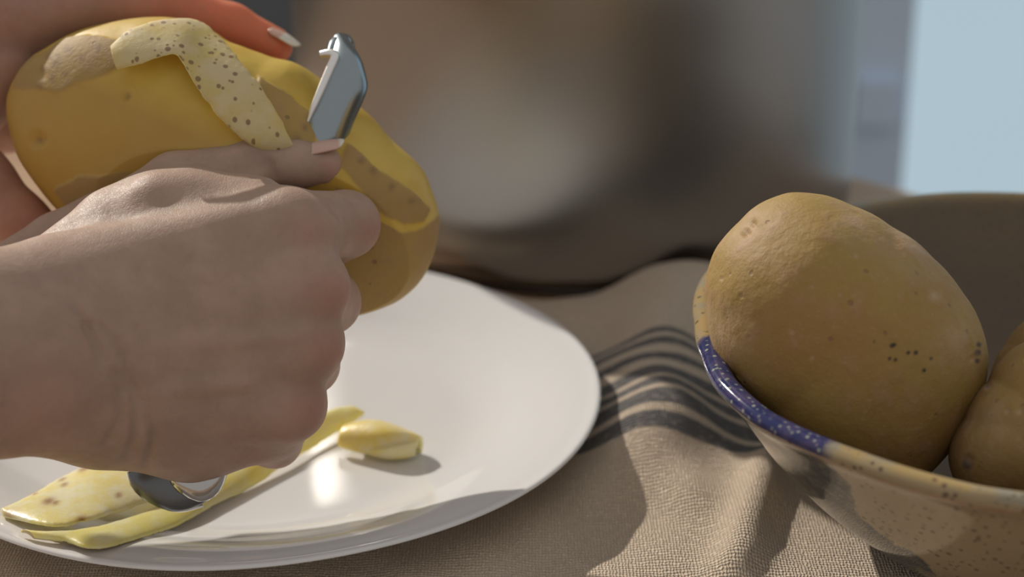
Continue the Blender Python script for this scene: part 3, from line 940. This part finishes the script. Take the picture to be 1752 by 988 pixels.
H.chain([C(185, 410, 67.5, 1.05), C(330, 340, 68.7, 1.0)], 0.8)
# fingers, each its own field so that they stay apart
for pts in ([C(490, 390, 67.2, 1.28), C(592, 384, 70.0, 1.17), C(545, 425, 71.6, 0.95), C(455, 425, 70.6, 0.8)],
            [C(518, 490, 66.9, 1.30), C(561, 517, 69.9, 1.12), C(500, 530, 71.5, 0.92), C(420, 525, 70.3, 0.8)],
            [C(512, 590, 66.9, 1.25), C(529, 624, 69.9, 1.04), C(470, 630, 71.3, 0.88), C(395, 615, 70.1, 0.78)],
            [C(486, 694, 67.3, 1.18), C(470, 755, 69.9, 0.93), C(415, 755, 71.0, 0.80), C(350, 705, 70.0, 0.70)]):
    G = H.new(); H.chain(pts, 0.25, G); H.merge(G, 0.55)
# thumb with its ridge
G = H.new()
H.chain([C(70, 475, 67.2, 1.15), C(195, 388, 68.4, 1.28), C(300, 313, 69.6, 1.04), C(430, 283, 70.1, 0.90), C(505, 281, 70.3, 0.84), C(551, 282, 70.4, 0.72)], 0.35, G)
H.merge(G, 0.5)
G = H.new()
H.chain([C(-10, 480, 70.0, 1.05), C(100, 418, 70.6, 1.1), C(200, 352, 70.8, 0.85)], 0.3, G); H.merge(G, 0.35)
# knuckles, tendons, veins
for (x, y, d, r) in [(535, 400, 66.9, 0.62), (548, 492, 66.35, 0.66), (538, 592, 66.4, 0.62), (510, 698, 66.85, 0.58)]:
    H.cone_field(H.F, hpt(x - 25, y, d - 0.15), hpt(x + 6, y, d + 0.25), r, r, 0.8)
for pts in ([C(230, 505, 64.62, .13), C(380, 470, 65.25, .13), C(515, 445, 65.9, .12)],
            [C(220, 590, 64.0, .12), C(360, 585, 64.9, .12), C(510, 575, 65.5, .12)],
            [C(330, 380, 66.45, .12), C(420, 350, 66.95, .12), C(500, 345, 67.2, .1)],
            [C(260, 668, 64.5, .1), C(420, 655, 65.4, .1)]):
    H.chain(pts, 0.45)
# creases at the wrist and between thumb joints
def crease(pts, r, k):
    for a, b in zip(pts[:-1], pts[1:]):
        H.cone_field(H.F, cam_pt(*a), cam_pt(*b), r, r, k, sub=True)
def surf(x, y):
    """depth of the hand surface along the ray"""
    ds = np.arange(52, 75, 0.05)
    p = np.stack([(x - 876) / F_PX * ds, -(y - 494) / F_PX * ds, ds], -1)
    i = np.clip(np.round((p - H.lo) / H.h).astype(int), 0, H.n - 1)
    s = H.F[i[:, 0], i[:, 1], i[:, 2]]
    k = np.argmax(s < 0)
    return ds[k] if s[k] < 0 else 68.0
for line, r in (([(150, 560), (185, 610), (205, 670), (205, 720), (180, 760)], .05), ([(175, 560), (208, 610), (228, 670), (232, 730), (215, 785)], .05),
                ([(205, 640), (245, 690), (262, 740), (250, 800)], .04), ([(120, 520), (150, 560), (172, 620)], .035),
                ([(448, 262), (462, 280), (466, 300)], .04), ([(436, 262), (448, 282), (450, 300)], .04), ([(425, 262), (434, 284), (435, 300)], .03)):
    crease([(x, y, surf(x, y) - 0.055) for x, y in line], r + 0.05, 0.22)
Vh, Qh = H.mesh()
Wv = c2w(Vh)
pxh = np.stack([Vh[:, 0] / Vh[:, 2] * F_PX + 876, -Vh[:, 1] / Vh[:, 2] * F_PX + 494], -1)
fl = np.zeros(len(Vh))
for x, y, r, a in [(540, 400, 45, .5), (575, 500, 50, .7), (565, 600, 45, .7), (535, 705, 50, .7), (640, 390, 40, .6), (450, 800, 60, .6), (570, 290, 30, .5), (60, 700, 90, .35), (480, 770, 50, .4)]:
    fl = np.maximum(fl, a * np.exp(-(np.hypot(pxh[:, 0] - x, pxh[:, 1] - y) / r) ** 2))
hand = finish('hand', Wv, Qh, M_skin_r, attrs={'flush': fl})
tag(hand, 'hand and forearm gripping the steel peeler, back of the hand towards us', 'hand')

def nail(parent, pts_axis, half_w, nrm, name, lift=0.02, tip_from=0.75, n=16, m=12, bow=0.18):
    """curved nail plate along an axis (camera-frame cm), nrm = outward direction"""
    A = catmull(pts_axis, n); nrm = np.asarray(nrm, float); nrm /= np.linalg.norm(nrm)
    ax = A[-1] - A[0]; ax /= np.linalg.norm(ax); side = np.cross(ax, nrm); side /= np.linalg.norm(side)
    up = np.cross(side, ax)
    top, tip = [], []
    for i in range(n):
        u = i / (n - 1)
        w = half_w * (0.72 + 0.28 * math.sin(math.pi * min(u * 0.8 + 0.18, 1))) * (1 if u < 0.82 else math.sqrt(max(1 - ((u - 0.82) / 0.185) ** 2, 0.04)))
        if u < 0.15: w *= 0.75 + 0.25 * u / 0.15
        for j in range(m):
            s = -1 + 2 * j / (m - 1)
            top.append(A[i] + side * w * s + up * (lift + bow * (1 - (abs(s) * w / half_w) ** 2)))
            tip.append(1.0 if u > tip_from else 0.0)
    top = np.array(top); bot = top - up * 0.06
    id_ = np.arange(n * m).reshape(n, m)
    q = np.stack([id_[:-1, :-1], id_[1:, :-1], id_[1:, 1:], id_[:-1, 1:]], -1).reshape(-1, 4)
    lp = np.concatenate([id_[:, 0], id_[-1, 1:], id_[-2::-1, -1], id_[0, -2:0:-1]]); ln_ = np.roll(lp, -1)
    side_f = np.stack([lp, lp + n * m, ln_ + n * m, ln_], -1)
    return finish(name, c2w(np.vstack([top, bot])), np.vstack([q, q[:, ::-1] + n * m, side_f]), M_nail, parent, attrs={'tip': np.array(tip * 2)})
tn = nail(hand, [hpt(506, 262, 70.1), hpt(548, 252, 70.1), hpt(590, 248, 70.2)], 0.5, (0.12, 1.0, -0.45), 'thumbnail', lift=0.02, tip_from=0.9)

# ---- the other hand, behind the potato
HAND_SHIFT = -3.7
H2 = SDF((-39, -3.4, 68.0), (-6.8, 20.5, 83), 0.12)
H2.chain([C(-700, -300, 80, 3.4), C(-400, -90, 79.5, 2.9), C(-270, 10, 79, 2.8)], 0.6, squash=0.75)
H2.chain([C(-250, 0, 79, 1.9), C(30, 20, 77.6, 1.55)], 1.0)
H2.chain([C(-240, 50, 79, 1.9), C(20, 90, 79.8, 1.5)], 1.0)
H2.chain([C(-230, 90, 79, 1.9), C(20, 150, 80.6, 1.4)], 1.0)
H2.chain([C(-220, 130, 79, 1.8), C(10, 205, 80.8, 1.3)], 1.0)
H2.chain([C(-170, 140, 78, 1.9), C(-50, 170, 77.4, 1.6)], 1.0)
H2.chain([C(-40, 60, 77.3, 1.5), C(5, 110, 77.3, 1.3)], 0.8)
for pts in ([C(20, 25, 77.2, 1.5), C(120, 8, 77.4, 1.35), C(265, 8, 78.0, 1.08), C(395, 47, 78.4, 0.93), C(468, 79, 78.4, 0.76)],
            [C(20, 90, 80.2, 1.35), C(250, 60, 81.4, 1.05), C(390, 95, 81.4, .9), C(460, 125, 81.0, .75)],
            [C(20, 150, 81.0, 1.25), C(230, 130, 82.0, 1.0), C(350, 160, 81.8, .88), C(420, 185, 81.2, .75)],
            [C(10, 210, 81.2, 1.15), C(170, 200, 81.8, .9), C(270, 225, 81.4, .78), C(330, 245, 81.0, .66)]):
    G = H2.new(); H2.chain(pts, 0.3, G); H2.merge(G, 0.5)
G = H2.new()
H2.chain([C(-170, 160, 78, 1.8), C(-40, 320, 76.4, 1.5), C(32, 380, 76.0, 1.12), C(95, 425, 75.8, 0.92), C(150, 450, 75.6, 0.76)], 0.4, G)
H2.merge(G, 0.45)
V2, Q2 = H2.mesh()
px2 = np.stack([V2[:, 0] / V2[:, 2] * F_PX + 876, -V2[:, 1] / V2[:, 2] * F_PX + 494], -1)
fl2 = np.clip((px2[:, 0] - 150) / 220, 0, 1) * 1.0
fl2 = np.maximum(fl2, 0.3 * np.exp(-(np.hypot(px2[:, 0] - 60, px2[:, 1] - 370) / 90) ** 2))
hand2 = finish('hand', c2w(V2), Q2, M_skin_l, attrs={'flush': fl2})
tag(hand2, 'hand behind the half-peeled potato, a finger stretched along its top', 'hand')
nail(hand2, [hpt(462, 52, 78.0), hpt(488, 64, 77.95), hpt(511, 82, 77.9)], 0.42, (0.6, 0.75, -0.35), 'fingernail', lift=0.0, tip_from=0.45, bow=0.14)

# ------------------------------------------------------------------ peeler
PEELER_SHIFT = -1.4
def pt(x, y, d): return at(x, y, d + PEELER_SHIFT)
pe = empty('peeler', pt(310, 850, 68.5))
Lb = [(500,300,70.9),(515,250,70.9),(527,208,70.85),(550,150,70.9),(567,108,71.0),(563,92,71.5),(560,82,72.3)]
Rb = [(572,300,71.3),(590,250,71.4),(606,208,71.4),(628,154,71.5),(624,124,71.7),(612,96,72.1),(600,76,72.8)]
v, f, mi = ribbon([pt(*q) for q in Lb], [pt(*q) for q in Rb], 60, 20, 0.11, curl=-0.45, flip=1)
finish('blade', v, f, M_blade, pe)
def tube(pts, rad, n, seg, name, mat, parent, squash=None):
    A = catmull(np.array([pt(*q) for q in pts]), n); rr = np.interp(np.linspace(0, 1, n), np.linspace(0, 1, len(rad)), rad)
    T = np.gradient(A, axis=0); T /= np.linalg.norm(T, axis=1)[:, None]
    ref = c2w(np.array([0, 0, 1.0])) - c2w(np.array([0, 0, 0.0]))
    out = []
    for i in range(n):
        s1 = np.cross(T[i], ref); s1 /= np.linalg.norm(s1); s2 = np.cross(s1, T[i])
        for j in range(seg):
            a_ = 2 * math.pi * j / seg
            out.append(A[i] + rr[i] * (math.cos(a_) * s1 + math.sin(a_) * s2 * (squash or 1)))
    out += [A[0], A[-1]]
    id_ = np.arange(n * seg).reshape(n, seg)
    a, b = id_[:-1], id_[1:]
    q = np.stack([a, np.roll(a, -1, 1), np.roll(b, -1, 1), b], -1).reshape(-1, 4)
    F_ = [list(x) for x in q]
    for j in range(seg):
        F_.append([n * seg, id_[0, (j + 1) % seg], id_[0, j]]); F_.append([n * seg + 1, id_[-1, j], id_[-1, (j + 1) % seg]])
    return finish(name, np.array(out), F_, mat, parent)
ce = tube([(526,210,70.8),(538,180,70.75),(551,150,70.8),(563,122,70.85),(572,100,70.9),(571,93,70.95),(562,91,71.0),(549,93,71.1)], [.05, .12, .15, .16, .16, .16, .15, .13], 60, 12, 'cutting_edge', M_edge, pe)
ce['label'] = 'bright sunlit cutting edge with a hooked top'
tube([(563,92,71.3),(574,80,72.0),(588,73,72.6),(600,82,72.9)], [.1, .3, .34, .2], 24, 16, 'eye_gouger', M_blade, pe)
# handle: a flared steel shell with a polished core, running through the fist
def loft(rings, name, mat, seg=40):
    out = []
    for (x, y, d, w, t) in rings:
        c = cam_pt(x, y, d + PEELER_SHIFT)
        for j in range(seg):
            a_ = 2 * math.pi * j / seg
            out.append(c2w(c + np.array([math.cos(a_) * w, 0.0 + math.sin(a_) * t * 0.25, math.sin(a_) * t])))
    n = len(rings); id_ = np.arange(n * seg).reshape(n, seg)
    a, b = id_[:-1], id_[1:]
    q = [list(x) for x in np.stack([a, b, np.roll(b, -1, 1), np.roll(a, -1, 1)], -1).reshape(-1, 4)]
    q.append(list(id_[0])); q.append(list(id_[-1][::-1]))
    return finish(name, np.array(out), q, mat, pe)
ring = [(545,275,71.3,.5,.25),(520,330,71.1,.6,.4),(470,450,70.6,.75,.5),(420,570,70.2,.9,.55),(370,690,69.8,1.2,.6),(330,770,69.5,1.55,.62),
        (304,810,69.4,1.72,.62),(303,828,69.4,1.62,.62),(303,842,69.4,1.42,.6),(303,854,69.4,1.15,.56),(304,863,69.4,.82,.5),(305,869,69.4,.45,.4),(306,872,69.4,.1,.2)]
loft(ring, 'handle', M_handle)
ring = [(420,640,69.6,.5,.3),(372,740,69.1,.9,.5),(345,790,68.8,1.02,.55),(338,812,68.7,1.0,.55),(338,826,68.7,.92,.54),(340,838,68.7,.76,.5),(343,847,68.7,.55,.44),(346,853,68.7,.3,.34),(347,856,68.7,.05,.15)]
co = loft(ring, 'handle_core', M_handle_in)
co['label'] = 'polished inner core at the end of the handle'
tube([(219,808,69.35),(224,822,69.35),(240,842,69.35),(272,864,69.35),(308,873,69.3),(348,866,69.35)], [.05, .09, .1, .1, .09, .05], 40, 10, 'handle_rim', M_edge, pe)
tag(pe, 'stainless steel potato peeler held in the fist, blade against the potato', 'peeler')

# tidy helper properties
for o in bpy.data.objects:
    if '_org' in o: del o['_org']
